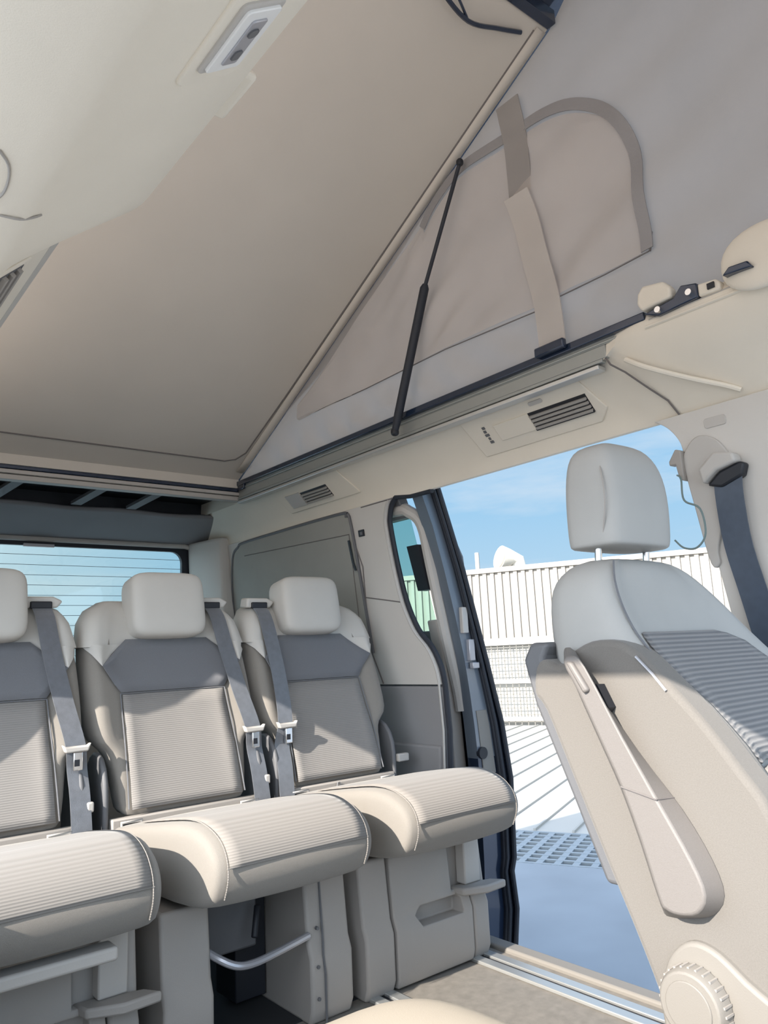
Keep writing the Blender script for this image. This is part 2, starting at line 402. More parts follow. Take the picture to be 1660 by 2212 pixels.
tag(m.build('coat_hook',PLAST,bevel=.003),'small grey hook on the rear edge of the front pillar','hook')
m=MB(); m.prism([(2.10,1.205),(2.10,1.228),(2.132,1.228),(2.132,1.205)], W(-.004), W(.001)); m.prism([(2.106,1.209),(2.106,1.22),(2.118,1.22),(2.118,1.209)], W(-.008), W(.001),1)
tag(m.build('clip',[DARK,PLASTD],bevel=.001),'tiny black clip on the beige pillar behind the doorway','clip')

# window blind over the rear side window
bl=thing('window_blind','grey blind pulled down over the rear side window','blind',(.71,2.6,1.1)); BO=(.71,2.6,1.1)
o=[(2.14,.80),(2.165,1.244),(2.19,1.288),(2.25,1.303),(2.90,1.300),(3.0,1.285),(3.06,1.24),(3.10,1.06),(3.10,.80)]
o=[tuple(p)[:2] for p in smooth([(a,b,0) for a,b in o],4)]
m=MB(); m.prism(o, W(-.004), W(.0)); m.build('blind_cloth',BLIND,bl,BO,bevel=.002)
m=MB(); m.tube([(wx(z)-.004,y,z) for y,z in o],.006,6); m.build('surround_gap',PLASTD,bl,BO)
m=MB(); m.tube([(wx(z)-.005,y,z) for y,z in ((2.195,.82),(2.185,1.222),(2.95,1.242))],.0018,6); m.build('hem',STITCH,bl,BO)
m=MB(); m.ribbon([(wx(z)-.012,y,z) for y,z in ((2.183,1.20),(2.175,1.12),(2.165,1.09))],(0,.010,0),.003); m.build('pull_tab',DARK,bl,BO)

# ------------------------------------------------------------------ air vents on the headliner (plane x+z = 2.05)
S2=math.sqrt(.5)
def vent(y0,y1,sy0,sy1,py1,label,open_side,n=4,marks=True):
    O=Vector((.607,0,1.443)); u=Vector((0,1,0)); v=Vector((S2,0,-S2)); nn=Vector((-S2,0,-S2))
    t=thing('air_vent',label,'vent',(.65,(y0+y1)/2,1.39),'ceiling air vents'); off=(.65,(y0+y1)/2,1.39)
    P=lambda c:(lambda a,b: O+u*a+v*b+nn*c)
    m=MB(); m.prism([(y0+.03,.004),(y1,.004),(y1-.015,.135),(y0+.03,.135),(y0-.005,.10)] if marks else [(y0,.0),(y1,.0),(y1-.03,.12),(y0-.04,.12)], P(0), P(.006)); m.build('panel',HEAD,t,off,bevel=.003)
    m=MB(); m.prism([(sy0,.045),(sy1,.045),(sy1,.098),(sy0,.098)],P(.003),P(.0068)); m.build('vent_recess',DARK,t,off)
    for k in range(n):
        b=.05+.048*(k+.3)/n
        m=MB(); m.fbox(O,u,v,nn,sy0+.002,sy1-.002,b,b+.0075,.004,.013); m.build('slat',PLAST,t,off,bevel=.001)
    m=MB(); m.prism([(sy1,.045),(py1,.045),(py1,.098),(sy1,.098)] if open_side>0 else [(sy1+.004,.04),(py1,.04),(py1,.10),(sy1+.004,.10)],P(.004),P(.0095)); m.build('closed_shutter',PLASTL if open_side<0 else HEAD,t,off,bevel=.0015)
    if marks:
        m=MB(); 
        for k in range(5): m.fbox(O,u,v,nn,py1+.030+.003*(k%2),py1+.040+.002*(k%3),.040+.012*k,.048+.012*k,.006,.008)
        m.build('control_marks',PLASTD,t,off)
        m=MB(); m.prism([(a+(sy0+sy1)/2+.05,b+.022) for a,b in rrect(.045,.012,.005)],P(.005),P(.009)); m.build('thumb_wheel',PLASTL,t,off,bevel=.001)
        m=MB(); m.fbox(O,u,v,nn,sy0,sy1,.094,.100,.006,.012); m.build('dark_lip',DARK,t,off)
    return t
vent(1.055,1.50,1.085,1.27,1.395,'large ceiling air vent above the open sliding doorway',1)
vent(2.12,2.56,2.22,2.39,2.49,'small ceiling air vent above the rear side window blind',-1,4,False)
def leftvent():
    O=Vector((-.612,0,1.468)); u=Vector((0,1,0)); v=Vector((-S2,0,-S2)); nn=Vector((S2,0,-S2)); off=(-.65,1.4,1.39)
    t=thing('air_vent','ceiling air vent at the left edge beside the pale rail','vent',off,'ceiling air vents')
    m=MB(); m.fbox(O,u,v,nn,1.24,1.75,.004,.11,0,.006); m.build('panel',HEAD,t,off,bevel=.003)
    m=MB(); m.fbox(O,u,v,nn,1.25,1.50,.02,.07,.003,.0068); m.build('vent_recess',PLASTD,t,off)
    for k in range(3):
        m=MB(); m.fbox(O,u,v,nn,1.255,1.495,.026+.015*k,.033+.015*k,.004,.014); m.build('slat',PLAST,t,off)
leftvent()

# ------------------------------------------------------------------ lamp and clip on the left headliner
O=Vector((-.600,.567,1.391)); u=Vector((0,1,0)); v=Vector((-.80,0,-.60)).normalized(); nn=Vector((.60,0,-.80)).normalized()
t=thing('ceiling_lamp','rectangular reading lamp with switch on the headliner at top left','lamp',O); off=O
P=lambda c:(lambda a,b:O+u*a+v*b+nn*c)
m=MB(); m.prism(rrect(.150,.084,.014),P(-.004),P(.005)); m.build('base_plate',HEAD,t,off,bevel=.002)
m=MB(); m.prism(rrect(.100,.056,.006),P(0),P(.009)); m.build('bezel',PLASTL,t,off,bevel=.002)
m=MB(); m.prism(rrect(.090,.046,.005),P(.006),P(.012)); m.build('lens',SCREEN,t,off,bevel=.001)
m=MB(); m.prism([(a,b) for a,b in rrect(.066,.02,.003)],P(.010),P(.014)); m.build('switch',SILVER,t,off,bevel=.001)
m=MB(); m.prism([(a-.016,b) for a,b in rrect(.012,.012,.005)],P(.012),P(.0155)); m.prism([(a+.017,b) for a,b in rrect(.014,.010,.003)],P(.012),P(.0155)); m.build('switch_symbol',PLASTD,t,off)
m=MB(); m.box(-.53,-.499,.70,.79,1.476,1.488); 
tag(m.build('roof_catch',HEAD,bevel=.006,seg=3),'narrow pale catch on the edge of the left headliner','catch')
m=MB(); m.tube(smooth([(-.738,.862,1.299),(-.719,.857,1.298),(-.704,.860,1.307),(-.694,.866,1.317)],4),.0015,6)
m.tube(smooth([(-.764,.75,1.303),(-.752,.765,1.301),(-.746,.79,1.300),(-.745,.82,1.300),(-.752,.85,1.301)],4),.0015,6)
struct(m.build('trim_19',PLAST),'short seam and rounded groove in the left headliner')

# ------------------------------------------------------------------ pop-up roof lid
def ztop(y): return plin(y,[(0,2.85),(.95,2.47),(1.04,2.381),(2.784,1.507)])
rl=thing('pop_up_canopy','large raised beige roof lid hinged at the rear','roof',(0,2.76,1.51),None,'thing'); RO=(0,2.76,1.51)
m=MB()
def lidz(y): return 1.507+(2.784-y)*.5011
m.prism([(1.04,0),(2.755,0),(2.755,.03),(1.04,.03)], lambda y,d:(-.572,y,lidz(y)+d), lambda y,d:(.572,y,lidz(y)+d))
m.box(-.572,.572,2.748,2.757,1.489,1.53); m.build('roof_board',LID,rl,RO,bevel=.002)
m=MB(); m.prism([(2.80,1.535),(2.82,1.57),(.95,2.60),(0,2.95),(-.2,2.95),(-.2,2.862),(0,2.855),(.95,2.475),(1.04,2.416)], lambda y,z:(-.64,y,z), lambda y,z:(.64,y,z))
m.build('roof_shell',NAVYP,rl,RO)
pts=[(-.54,2.655)]+[(.46,2.655),(.50,2.64),(.525,2.60)]+[(.532,2.3),(.534,1.7),(.536,1.06)]
m=MB(); m.tube([(x,y,lidz(y)-.001) for x,y in pts],.003,6); m.build('edge_seam',STITCH,rl,RO)
m=MB(); m.grid(2,24,lambda a,b:(lerp(.536,.570,a),lerp(2.70,1.05,b),lidz(lerp(2.70,1.05,b))-.004-.003*math.sin(a*3.1))); m.build('edge_strip',LID,rl,RO,solid=.002)
m=MB(); m.box(-.572,.570,1.015,1.043,2.374,2.415); m.build('front_edge',NAVYP,rl,RO,bevel=.003)
m=MB(); m.tube(smooth([(.12,1.06,2.362),(.22,1.08,2.325),(.33,1.10,2.315),(.43,1.09,2.340),(.50,1.075,2.355)],6),.006,8)
m.tube(smooth([(.22,1.06,2.362),(.28,1.08,2.335),(.33,1.10,2.316)],5),.0035,6)
tag(m.build('elastic_cord',NAVYP),'dark elastic cord looping under the front edge of the roof lid','cord')

# ------------------------------------------------------------------ tent canvas
def wrink(y,z):
    q=(y*.55+z*.85)
    w=.009*math.sin(q*34+3*noise.noise((y*2.5,z*2.5,1)))*max(0,noise.noise((y*1.7+4,z*1.7,5))+.35)
    w+=.010*noise.noise((y*3,z*3,7))
    w+=.010*math.sin((y*.95-z*.5)*40+2*noise.noise((y*3,z*4,2)))*max(0,1-abs(z-1.56)/.10)
    return w
def cx(y,z):
    h=max(.02,ztop(y)-1.50); f=min(1,max(0,(z-1.50)/h))
    return .578+.012*math.sin(math.pi*f)*min(1,h/.4)+wrink(y,z)*min(1,h/.2)*min(1,f*8)*min(1,(1-f)*8)
TO=(0,1.5,1.5)
tc=thing('tent_canvas','beige grey tent canvas side wall with a zipped arched window','tent',TO)
def cg(a,b,sx=1):
    y=lerp(-.1,2.765,a); z=lerp(1.50,max(ztop(max(y,0))+(.012 if sx<0 else 0),1.501),b)
    return (sx*(cx(y,z)+(.006 if sx<0 else 0)),y,z)
m=MB(); m.grid(200,90,lambda a,b:cg(a,b)); 
m.build('side_wall',CANVAS,tc,TO,ang=180)
m=MB(); m.grid(60,20,lambda a,b:cg(a,b,-1)); m.build('side_wall',CANVAS,tc,TO,ang=180)
m=MB(); m.grid(4,4,lambda a,b:(lerp(-.58,.58,a),-.1,lerp(1.50,2.86,b))); m.build('front_wall',CANVAS,tc,TO,ang=180)
def CP(y,z,off=.004): return (cx(y,z)-off,y,z)
# window flap: between arch and bottom seam
arch=[(.840,1.66),(.842,1.706),(.845,1.858),(.855,1.947),(.882,2.018),(.933,2.085),(1.004,2.134),(1.091,2.160),(1.18,2.168),(1.30,2.172),(1.402,2.165),(1.505,2.120),(1.565,2.07)]
archs=[(p.x,p.y) for p in smooth([(a,b,0) for a,b in arch],5)]
def flapz(y): 
    return min(plin(y,[(a,b) for a,b in archs if a>=.838][0:] if False else sorted(set((round(a,4),b) for a,b in archs))), ztop(y)-.012)
m=MB()
ys=sorted(archs)
def ff(a,b):
    y=lerp(.858,2.30,a); zt=(flapz(y) if y<1.56 else ztop(y)-.012); zt=max(zt-.022,1.662)
    z=lerp(1.660,zt,b)
    w=-.012*(1+math.sin((y*.5+z*.87)*55+9*noise.noise((y*1.6,z*1.6,3))))*max(0,noise.noise((y*2.6,z*2.6,9))+.25)*1.3+.004*noise.noise((y*9+z*3,z*7-y*3,4))
    return (cx(y,z)-.006+w*min(1,min(a,b,1-b)*12),y,z)
m.grid(150,70,ff); m.build('window_flap',FLAP,tc,TO,ang=180)
# zipper tape
def arcribbon(pts,w,off,n_=None):
    P=[Vector((0,a,b)) for a,b in pts]; path=[];wid=[]
    for i,p in enumerate(P):
        t=(P[min(i+1,len(P)-1)]-P[max(i-1,0)]).normalized(); nrm=Vector((0,-t.z,t.y))
        path.append(Vector(CP(p.y,p.z,off))); wid.append(nrm*w)
    return path,wid
za=[(a,b) for a,b in archs if b<ztop(a)-.004]
pa,wi=arcribbon(za,.030,.011); m=MB(); m.ribbon(pa,wi,.003,(1,0,0)); zp=m.build('zipper',ZIPM,tc,TO)
for d in (-.007,.0,.007):
    pass
m=MB()
for dd in (-.008,.003): 
    pp=[p+w.normalized()*dd-Vector((.0025,0,0)) for p,w in zip(pa,wi)]
    m.tube(pp,.0016,5)
m.build('zipper_teeth',SILVER,zp)
m=MB(); m.tube([CP(1.262,2.145,.018),CP(1.266,2.12,.02),CP(1.268,2.09,.02)],.003,6); m.build('zipper_pull',DARK,zp)
m=MB(); m.box(.552,.566,1.128,1.145,2.125,2.145); m.build('zipper_slider',DARK,zp)
# strap
m=MB()
sp=[(1.195,2.262),(1.185,2.15),(1.182,2.05),(1.183,1.975)]
m.ribbon(smooth([CP(a,b,.012) for a,b in sp],5),(0,.078,0),.003,(1,0,0)); m.build('strap',STRAPC,tc,TO)
sp=[(1.185,1.975),(1.172,1.90),(1.150,1.78),(1.128,1.66),(1.113,1.525)]
P=[Vector(CP(a,b,.018 if k else .03)) for k,(a,b) in enumerate(sp)]
m=MB(); m.ribbon(smooth(P,6),(0,.080,0),.004,(1,0,0)); rs=m.build('rolled_strap',STRAPL,tc,TO)
m=MB(); m.tube([(P[0].x+.004,1.145,1.982),(P[0].x+.004,1.225,1.966)],.014,10); m.build('strap_roll',STRAPL,rs)
m=MB()
for k in range(4): m.tube([CP(1.157-.001*k,2.255-.012*k,.017),CP(1.225-.004*k,2.245-.03*k,.017)],.0015,5)
for s_ in (-.036,.036): m.tube([(p[0]-.004,p[1]+s_,p[2]) for p in smooth(P,5)],.0015,5)
m.tube([CP(1.145,2.29,.014),CP(1.147,2.10,.016),CP(1.143,1.975,.02)],.0018,5)
m.build('stitching',STITCH,rs)
m=MB(); m.box(.545,.562,1.07,1.16,1.505,1.53); m.build('strap_anchor',NAVYP,tc,TO,bevel=.004)
# seams
m=MB()
def seam(pts,r=.0018): m.tube([CP(a,b,.007) for a,b in pts],r,5)
seam([(1.09,1.652),(.96,1.654),(.838,1.656)]); seam([(1.16,1.645),(1.5,1.655),(1.9,1.66),(2.25,1.664)])
seam([(.835,1.655),(.83,1.70),(.84,1.72)],.003)
m.build('seam',STITCH,tc,TO)
# cloth strip put in as the long shadow band along the roof edge
m=MB(); m.grid(60,2,lambda a,b:(CP(lerp(1.5,2.6,a),ztop(lerp(1.5,2.6,a))-lerp(.002,.035*math.sin(math.pi*min(1,a*1.2)) ,b),.004))); m.build('edge_shadow_strip',STRAPC,tc,TO)
m=MB(); m.box(.562,.579,.86,2.77,1.497,1.517); m.box(.566,.60,2.70,2.80,1.48,1.51); m.box(-.575,.575,2.756,2.771,1.476,1.520); bs=m.build('lower_seal',NAVYP,tc,TO,bevel=.003); plab(bs,'dark seal strip along the canvas foot')

# gas strut
gs=thing('gas_strut','slim black gas strut propping up the roof lid','strut',(.54,1.715,1.45)); GO=(.54,1.715,1.45)
a=Vector((.543,1.362,2.165)); b=Vector((.538,1.535,1.850)); c=Vector((.540,1.706,1.455))
m=MB(); m.tube([a,b],.006,10); m.build('rod',RUBBER,gs,GO)
m=MB(); m.tube([b+(b-c).normalized()*.012,b,lerp(b,c,.9),c],[.008,.0135,.0135,.010],12); m.build('cylinder',RUBBER,gs,GO)
for q_,h_ in ((a,.010),(c,.012)):
    m=MB(); m.superbox(q_,(h_,h_,h_*1.1),.8,12,8); m.build('ball_socket',DARK,gs,GO)

# roof bracket
rb=thing('hinge_bracket','dark hinge bracket with a beige cover at the right end of the rail','hinge',(.56,.79,1.50)); HO=(.56,.79,1.50)
X_=lambda x:(lambda y,z:(x,y,z))
m=MB(); m.prism([(.861,1.552),(.848,1.567),(.798,1.558),(.782,1.538),(.784,1.516),(.856,1.511),(.865,1.53)],X_(.545),X_(.572)); m.build('cover',HEAD,rb,HO,bevel=.006,seg=3)
m=MB(); m.prism([(.855,1.504),(.782,1.513),(.762,1.534),(.727,1.525),(.727,1.494),(.82,1.488)],X_(.550),X_(.574)); m.build('arm',NAVYP,rb,HO,bevel=.003)
for y,z in ((.742,1.508),(.815,1.498)):
    m=MB(); m.tube([(.540,y,z),(.553,y,z)],.007,12); m.build('bolt',CHROME,rb,HO)
m=MB(); m.prism([(.727,1.494),(.727,1.522),(.688,1.518),(.679,1.508),(.681,1.492)],X_(.552),X_(.574)); m.build('end_cap',HEAD,rb,HO,bevel=.004)
m=MB(); m.box(.548,.556,.69,.705,1.500,1.512); m.build('cap_mark',DARK,rb,HO)
lm=thing('latch_mount','rounded beige latch cover with a small dark lever at the right picture edge','latch',(.55,.59,1.50)); LO=(.55,.59,1.50)
m=MB(); m.superbox((.551,.585,1.525),(.019,.088,.066),.9,24,14); m.build('cover',HEAD,lm,LO)
m=MB(); m.prism([(.66,1.503),(.645,1.516),(.608,1.513),(.60,1.498)],X_(.522),X_(.545)); m.build('lever',NAVYP,lm,LO,bevel=.003)

# ------------------------------------------------------------------ sliding door, open
sd=thing('sliding_door','dark blue sliding door standing partly open outside the doorway','door',(.9,1.83,.0),None,'thing'); SO=(.9,1.83,0)
zs=[1.331,1.30,1.20,1.058,.90,.769,.66,.556,.45,.378,.25,.137,.099,.04,-.014,-.117]
xo=[(-.117,1.008),(-.014,1.027),(.099,1.016),(.137,1.031),(.378,1.043),(.556,1.018),(.769,.963),(1.058,.883),(1.331,.791)]
xi=[(-.117,.885),(.1,.90),(.421,.905),(.624,.893),(.773,.875),(.954,.838),(1.106,.799),(1.258,.757),(1.331,.715)]
def dx(z,t): return lerp(plin(z,xi),plin(z,xo),t)
def jamb(t0,t1,y0,y1,z0=-.117,z1=1.331):
    m=MB(); L=[]
    for z in [q for q in zs if z0<=q<=z1]: L.append([(dx(z,t0),y0,z),(dx(z,t1),y0,z),(dx(z,t1),y1,z),(dx(z,t0),y1,z)])
    m.loft(L); return m
jo=jamb(.97,1.04,1.80,1.885); jl=jamb(.97,1.04,1.885,3.0,-.117,.80); jo.add(jl.v,jl.f); jo.build('outer_skin',NAVYP,sd,SO,bevel=.006,ang=50)
plab(jamb(.12,.74,1.822,1.87,.44,1.331).build('front_jamb',PAINTG,sd,SO,ang=50),'grey blue painted door edge')
jamb(.12,.74,1.823,1.87,-.117,.45).build('lower_jamb',NAVYP,sd,SO,ang=50)
jamb(.72,.96,1.808,1.86).build('weather_seal',RUBBER,sd,SO,bevel=.01,seg=3,ang=60)
m=MB(); m.tube([(dx(z,.97),1.797,z) for z in zs],.008,8); m.tube([(dx(z,.80),1.806,z) for z in zs],.007,8); m.build('seal_lip',RUBBER,sd,SO)
m=MB(); m.tube(smooth([(.75,2.35,1.275),(.755,1.98,1.275),(.762,1.915,1.262),(.79,1.885,1.215),(.817,1.88,1.08),(.868,1.88,.835),(.906,1.88,.667),(.915,1.88,.60)],4),.021,10); m.build('trim_tube',PLASTL,sd,SO)
m=MB(); 
L=[]
for z in [.90,.8,.7,.6,.3,.0]: L.append([(dx(z,-.12),1.895,z),(dx(z,.3),1.895,z),(dx(z,.3),1.935,z),(dx(z,-.12),1.945,z)])
m.loft(L); m.build('inner_trim',PLAST,sd,SO,bevel=.006)
m=MB(); m.box(.80,.86,1.945,2.08,.86,1.30); 
m=MB()
L=[]
for z in (1.25,.86): L.append([(dx(z,.25),1.93,z),(dx(z,.25)+.005,1.93,z),(dx(z,.25)+.005,2.95,z),(dx(z,.25),2.95,z)])
m.loft(L); m.build('window_pane',DOORG,sd,SO)
m=MB(); L=[]
for z in (.865,.6,.0): L.append([(dx(z,0),1.93,z),(dx(z,.6),1.93,z),(dx(z,.6),2.95,z),(dx(z,0),2.95,z)])
m.loft(L); m.build('inner_panel',PLASTD,sd,SO,bevel=.006)
m=MB(); L=[]
for z in (1.33,1.245): L.append([(dx(z,0),1.93,z),(dx(z,.6),1.93,z),(dx(z,.6),2.95,z),(dx(z,0),2.95,z)])
m.loft(L); m.build('top_frame',PLASTD,sd,SO,bevel=.004)
m=MB(); L=[]
for z in (1.15,1.0): L.append([(dx(z,.16)-.02,1.900,z),(dx(z,.16)+.018,1.893,z),(dx(z,.16)+.018,1.955,z),(dx(z,.16)-.02,1.955,z)])
m.loft(L); m.build('handle_recess',DARK,sd,SO)
m=MB(); m.box(.876,.902,1.808,1.83,.85,.935); plab(m.build('striker_plate',PLASTL,sd,SO,bevel=.003),'pale plate on the door edge')
m=MB(); m.box(.90,.925,1.808,1.83,.76,.83); m.box(.905,.935,1.802,1.82,.735,.755); m.build('latch',SILVER,sd,SO,bevel=.003)
m=MB(); m.tube([(.935,1.812,.467),(.935,1.826,.467)],.019,16); m.build('hole_plug',DARK,sd,SO)
m=MB(); m.loft([[(dx(z,.25),1.8195,z),(dx(z,.66),1.8195,z),(dx(z,.66),1.823,z),(dx(z,.25),1.823,z)] for z in (.60,.556,.45,.40)]); plab(m.build('lower_plate',SILLM,sd,SO),'beige lower door edge')
m=MB(); m.tube([(.858,1.818,1.16),(.868,1.815,1.135),(.888,1.816,1.10),(.895,1.818,1.05)],.012,8); m.build('door_bumper',PLASTD,sd,SO)

# ------------------------------------------------------------------ rear seats
CP2=[(1.44,.332),(1.418,.355),(1.404,.385),(1.402,.412),(1.412,.438),(1.44,.462),(1.49,.478),(1.55,.481),(1.64,.470),(1.78,.448),(1.90,.430),(1.95,.405),(1.945,.345),(1.85,.318),(1.65,.312),(1.52,.318)]
def inset2(P,d):
    n=len(P); out=[]
    for i in range(n):
        a,b,c=Vector(P[i-1]),Vector(P[i]),Vector(P[(i+1)%n])
        e1=(b-a).normalized(); e2=(c-b).normalized()
        nn=Vector((e1.y,-e1.x))+Vector((e2.y,-e2.x))
        nn.normalize(); out.append(tuple(b+nn*d))
    return out
def area(P): return sum(P[i-1][0]*P[i][1]-P[i][0]*P[i-1][1] for i in range(len(P)))
SGN=1 if area(CP2)>0 else -1
def hwc(y): return 1+.14*min(1,max(0,(y-1.42)/.5))
HW=[(.432,.160),(.445,.170),(.50,.178),(.56,.186),(.592,.194),(.612,.228),(.65,.2365),(.75,.2375),(.85,.233),(.915,.220),(.95,.198),(.970,.155)]
BUMP=[(-1,.02),(-.95,-.026),(-.84,-.040),(-.70,-.012),(-.45,.0),(0,.003),(.45,.0),(.70,-.012),(.84,-.040),(.95,-.026),(1,.02)]
def yf(z): return 1.773+.365*z
def bumpk(z): return plin(z,[(.43,.05),(.56,.35),(.63,1),(.9,.9),(.97,.2)])
def yfront(x,z): return yf(z)+plin(x/plin(z,HW),BUMP)*bumpk(z)
def seat(cxx, name_label, belt, front, pocket, tether=False):
    O=(0,1.57,0)
    r=thing('rear_seat',name_label,'seat',(cxx,1.57,0),'three rear seats in a row')
    # cushion
    st=[(-.190,.028),(-.1895,.020),(-.185,.006),(-.172,.001),(-.08,-.002),(0,-.003),(.08,-.002),(.172,.001),(.185,.006),(.1895,.020),(.190,.028)]
    m=MB(); L=[]
    for x,d in st: L.append([(x*hwc(y),y,z) for y,z in inset2(CP2,SGN*-d)])
    m.loft(L); cu=m.build('seat_cushion',FABRIC,r,O,sub=1,ang=180)
    prof=CP2[3:10]
    m=MB(); L=[]
    for x in [-.163+.326*k/12 for k in range(13)]:
        q=inset2(CP2,SGN*.0022)[3:10]
        L.append([Vector((x*hwc(p[0]),p[0],p[1])) for p in smooth([(a,b,0) for a,b in q],3)])
    m.loft(L,False,closed=False); plab(m.build('cushion_insert',RIBCUSH,cu,(0,0,0) and O,solid=.002,ang=180),'ribbed seat panel')
    m=MB()
    q=inset2(CP2,SGN*.0015)
    for sx in (-1,1):
        m.tube([(sx*.166*hwc(p.x),p.x,p.y) for p in smooth([(a,b,0) for a,b in q[1:10]],3)],.0014,6)
    m.tube([(x*hwc(1.40),q[3][0]+dd,q[3][1]) for x,dd in ((-.168,0),(-.1,0),(0,0),(.1,0),(.168,0))],.0014,6)
    m.build('piping',RIBCUSH,cu,O)
    # backrest
    m=MB(); L=[]
    for z,hw in HW:
        th=.11 if z<.93 else (.09 if z<.96 else .06); k=bumpk(z); rnd=.0 if z>.45 else .012
        y0=yf(z)+rnd+(.0 if z<.94 else (.012 if z<.96 else .028))
        loop=[(hw*a,y0+b*k,z) for a,b in BUMP]+[(hw*.99,y0+.07,z),(hw*.9,y0+th,z),(hw*.4,y0+th+.01,z),(-hw*.4,y0+th+.01,z),(-hw*.9,y0+th,z),(-hw*.99,y0+.07,z)]
        L.append(loop)
    m.loft(L); bk=m.build('backrest',FABRIC,r,O,sub=1,ang=180)
    # inserts
    def shell(stn,nx,off):
        m=MB(); L=[]
        for z,a,b in stn: L.append([(lerp(a,b,i/nx),yfront(lerp(a,b,i/nx),z)-off,z) for i in range(nx+1)])
        m.loft(L,False,closed=False); return m
    stn=[(z,-plin(z,[(.45,.150),(.73,.143)]),plin(z,[(.45,.150),(.73,.143)])) for z in (.452,.47,.52,.58,.64,.69,.724)]
    plab(shell(stn,12,.007).build('lower_insert',RIBBACK,r,O,solid=.003,ang=180),'ribbed lower back panel')
    hx=lambda z: plin(z,[(.73,.147),(.80,.196),(.868,.118)])
    stn=[(z,-hx(z),hx(z)) for z in (.730,.755,.78,.80,.82,.845,.868)]
    plab(shell(stn,14,.0105).build('upper_insert',FABSHADE,r,O,solid=.003,ang=180),'plain upper back panel, shade put into its dark grey')
    m=MB()
    for sx in (-1,1): m.tube([(sx*plin(z,[(.45,.158),(.73,.148)]),yfront(.15,z)-.0075,z) for z in (.455,.52,.60,.68,.727)],.0018,5)
    m.tube([(x,yfront(x,.727)-.008,.727) for x in (-.147,-.07,0,.07,.147)],.0016,5)
    m.build('back_seam',FABSHADE,bk,O)
    # leatherette shoulders
    m=MB(); L=[]
    for z in (.85,.87,.89,.915,.935,.952,.972,.978):
        hw=plin(z,HW)+.004; k=bumpk(z); th=.115 if z<.93 else (.094 if z<.96 else .064)
        if z>.975: hw*=.93
        y0=yf(z)-.005+plin(z,[(.93,0),(.955,.012),(.972,.03),(.978,.04)])
        L.append([(hw*a,y0+b*k,z) for a,b in BUMP]+[(hw*.99,y0+.07,z),(hw*.9,y0+th,z),(hw*.4,y0+th+.01,z),(-hw*.4,y0+th+.01,z),(-hw*.9,y0+th,z),(-hw*.99,y0+.07,z)])
    m.loft(L); 
    for sx in (-1,1):
        m2=[]
        for z in (.80,.815,.83,.85,.855):
            a=plin(z,[(.80,.196),(.868,.118)]); b=min(plin(z,[(.80,.197),(.852,.233)]),plin(z,HW)*.985)
            m2.append([(sx*lerp(a,b,i/8),yfront(lerp(a,b,i/8),z)-.0075,z) for i in range(9)])
        m.loft(m2,False,closed=False)
    plab(m.build('shoulder_panel',LEATHER,r,O,ang=70),'light leatherette shoulder panel')
    # headrest
    Mx=Matrix.Rotation(rad(-10),3,'X')
    m=MB(); m.superbox((0,2.098,.957),(.108,.058,.092),.36,36,18,Mx); h=m.build('headrest',LEATHER,r,O,ang=180)
    # belt
    s=belt
    B=[(s*.150,2.125,.968),(s*.152,yf(.93)-.038,.930),(s*.160,yf(.84)-.044,.84),(s*.178,yf(.72)-.046,.72),(s*.197,yf(.62)-.046,.62),(s*.203,1.955,.56),(s*.205,1.935,.50),(s*.205,1.915,.42),(s*.205,1.90,.33)]
    if s<0: B=[(s*.165,2.125,.968),(s*.165,yf(.93)-.038,.930),(s*.162,yf(.84)-.044,.84),(s*.162,yf(.72)-.044,.72),(s*.172,yf(.62)-.044,.62),(s*.185,1.955,.56),(s*.188,1.935,.50),(s*.195,1.915,.42),(s*.20,1.90,.33)]
    m=MB(); m.ribbon(smooth(B,4),(.047,0,0),.0025); w=m.build('seat_belt',BELT,r,O)
    tx=B[4][0]; ty=B[4][1]-.006; 
    m=MB(); m.prism([(-.034,.012),(-.026,-.008),(.026,-.008),(.034,.012),(.024,.006),(-.024,.006)],lambda a,b:(tx+a,ty-.012,.61+b),lambda a,b:(tx+a,ty+.006,.61+b))
    plab(m.build('belt_tongue',PLASTL,w,O,bevel=.004),'pale plastic belt tongue')
    m=MB(); m.box(tx-.008,tx+.014,ty-.010,ty+.002,.56,.602); m.build('tongue_blade',CHROME,w,O,bevel=.002)
    m=MB(); m.box(tx-.006,tx+.006,ty-.0115,ty-.008,.57,.585); m.build('blade_slot',DARK,w,O)
    m=MB(); bx=B[0][0]
    m.prism([(-.045,-.01),(.04,-.01),(.055,.008),(.03,.020),(-.04,.020)],lambda a,b:(bx+a,2.105,.965+b),lambda a,b:(bx+a,2.15,.968+b)); m.build('belt_guide',LEATHER,r,O,bevel=.006,seg=3)
    m=MB(); m.box(bx-.028,bx+.026,2.098,2.112,.953,.972); m.build('guide_slot',DARK,r,O,bevel=.003)
    # side hinge plates, recliner lever
    for sx in (-1,1):
        arc=[(2.01+.075*math.cos(rad(a)),.49+.10*math.sin(rad(a))) for a in range(-20,200,20)]
        m=MB(); m.prism(arc+[(1.935,.34),(2.08,.34)],lambda y,z:(sx*.204,y,z),lambda y,z:(sx*.218,y,z)); m.build('hinge_cover',PLASTD,r,O,bevel=.006,seg=3)
    m=MB(); m.box(.219,.236 if cxx<.4 else .262,1.925,1.945,.462,.486); plab(m.build('recliner_lever',PLASTL,r,O,bevel=.004),'small pale lever')
    # panel under the backrest with anchor pockets
    m=MB(); m.box(-.20,.20,1.925,1.95,.30,.437); m.build('lower_back_panel',PLAST,r,O,bevel=.004)
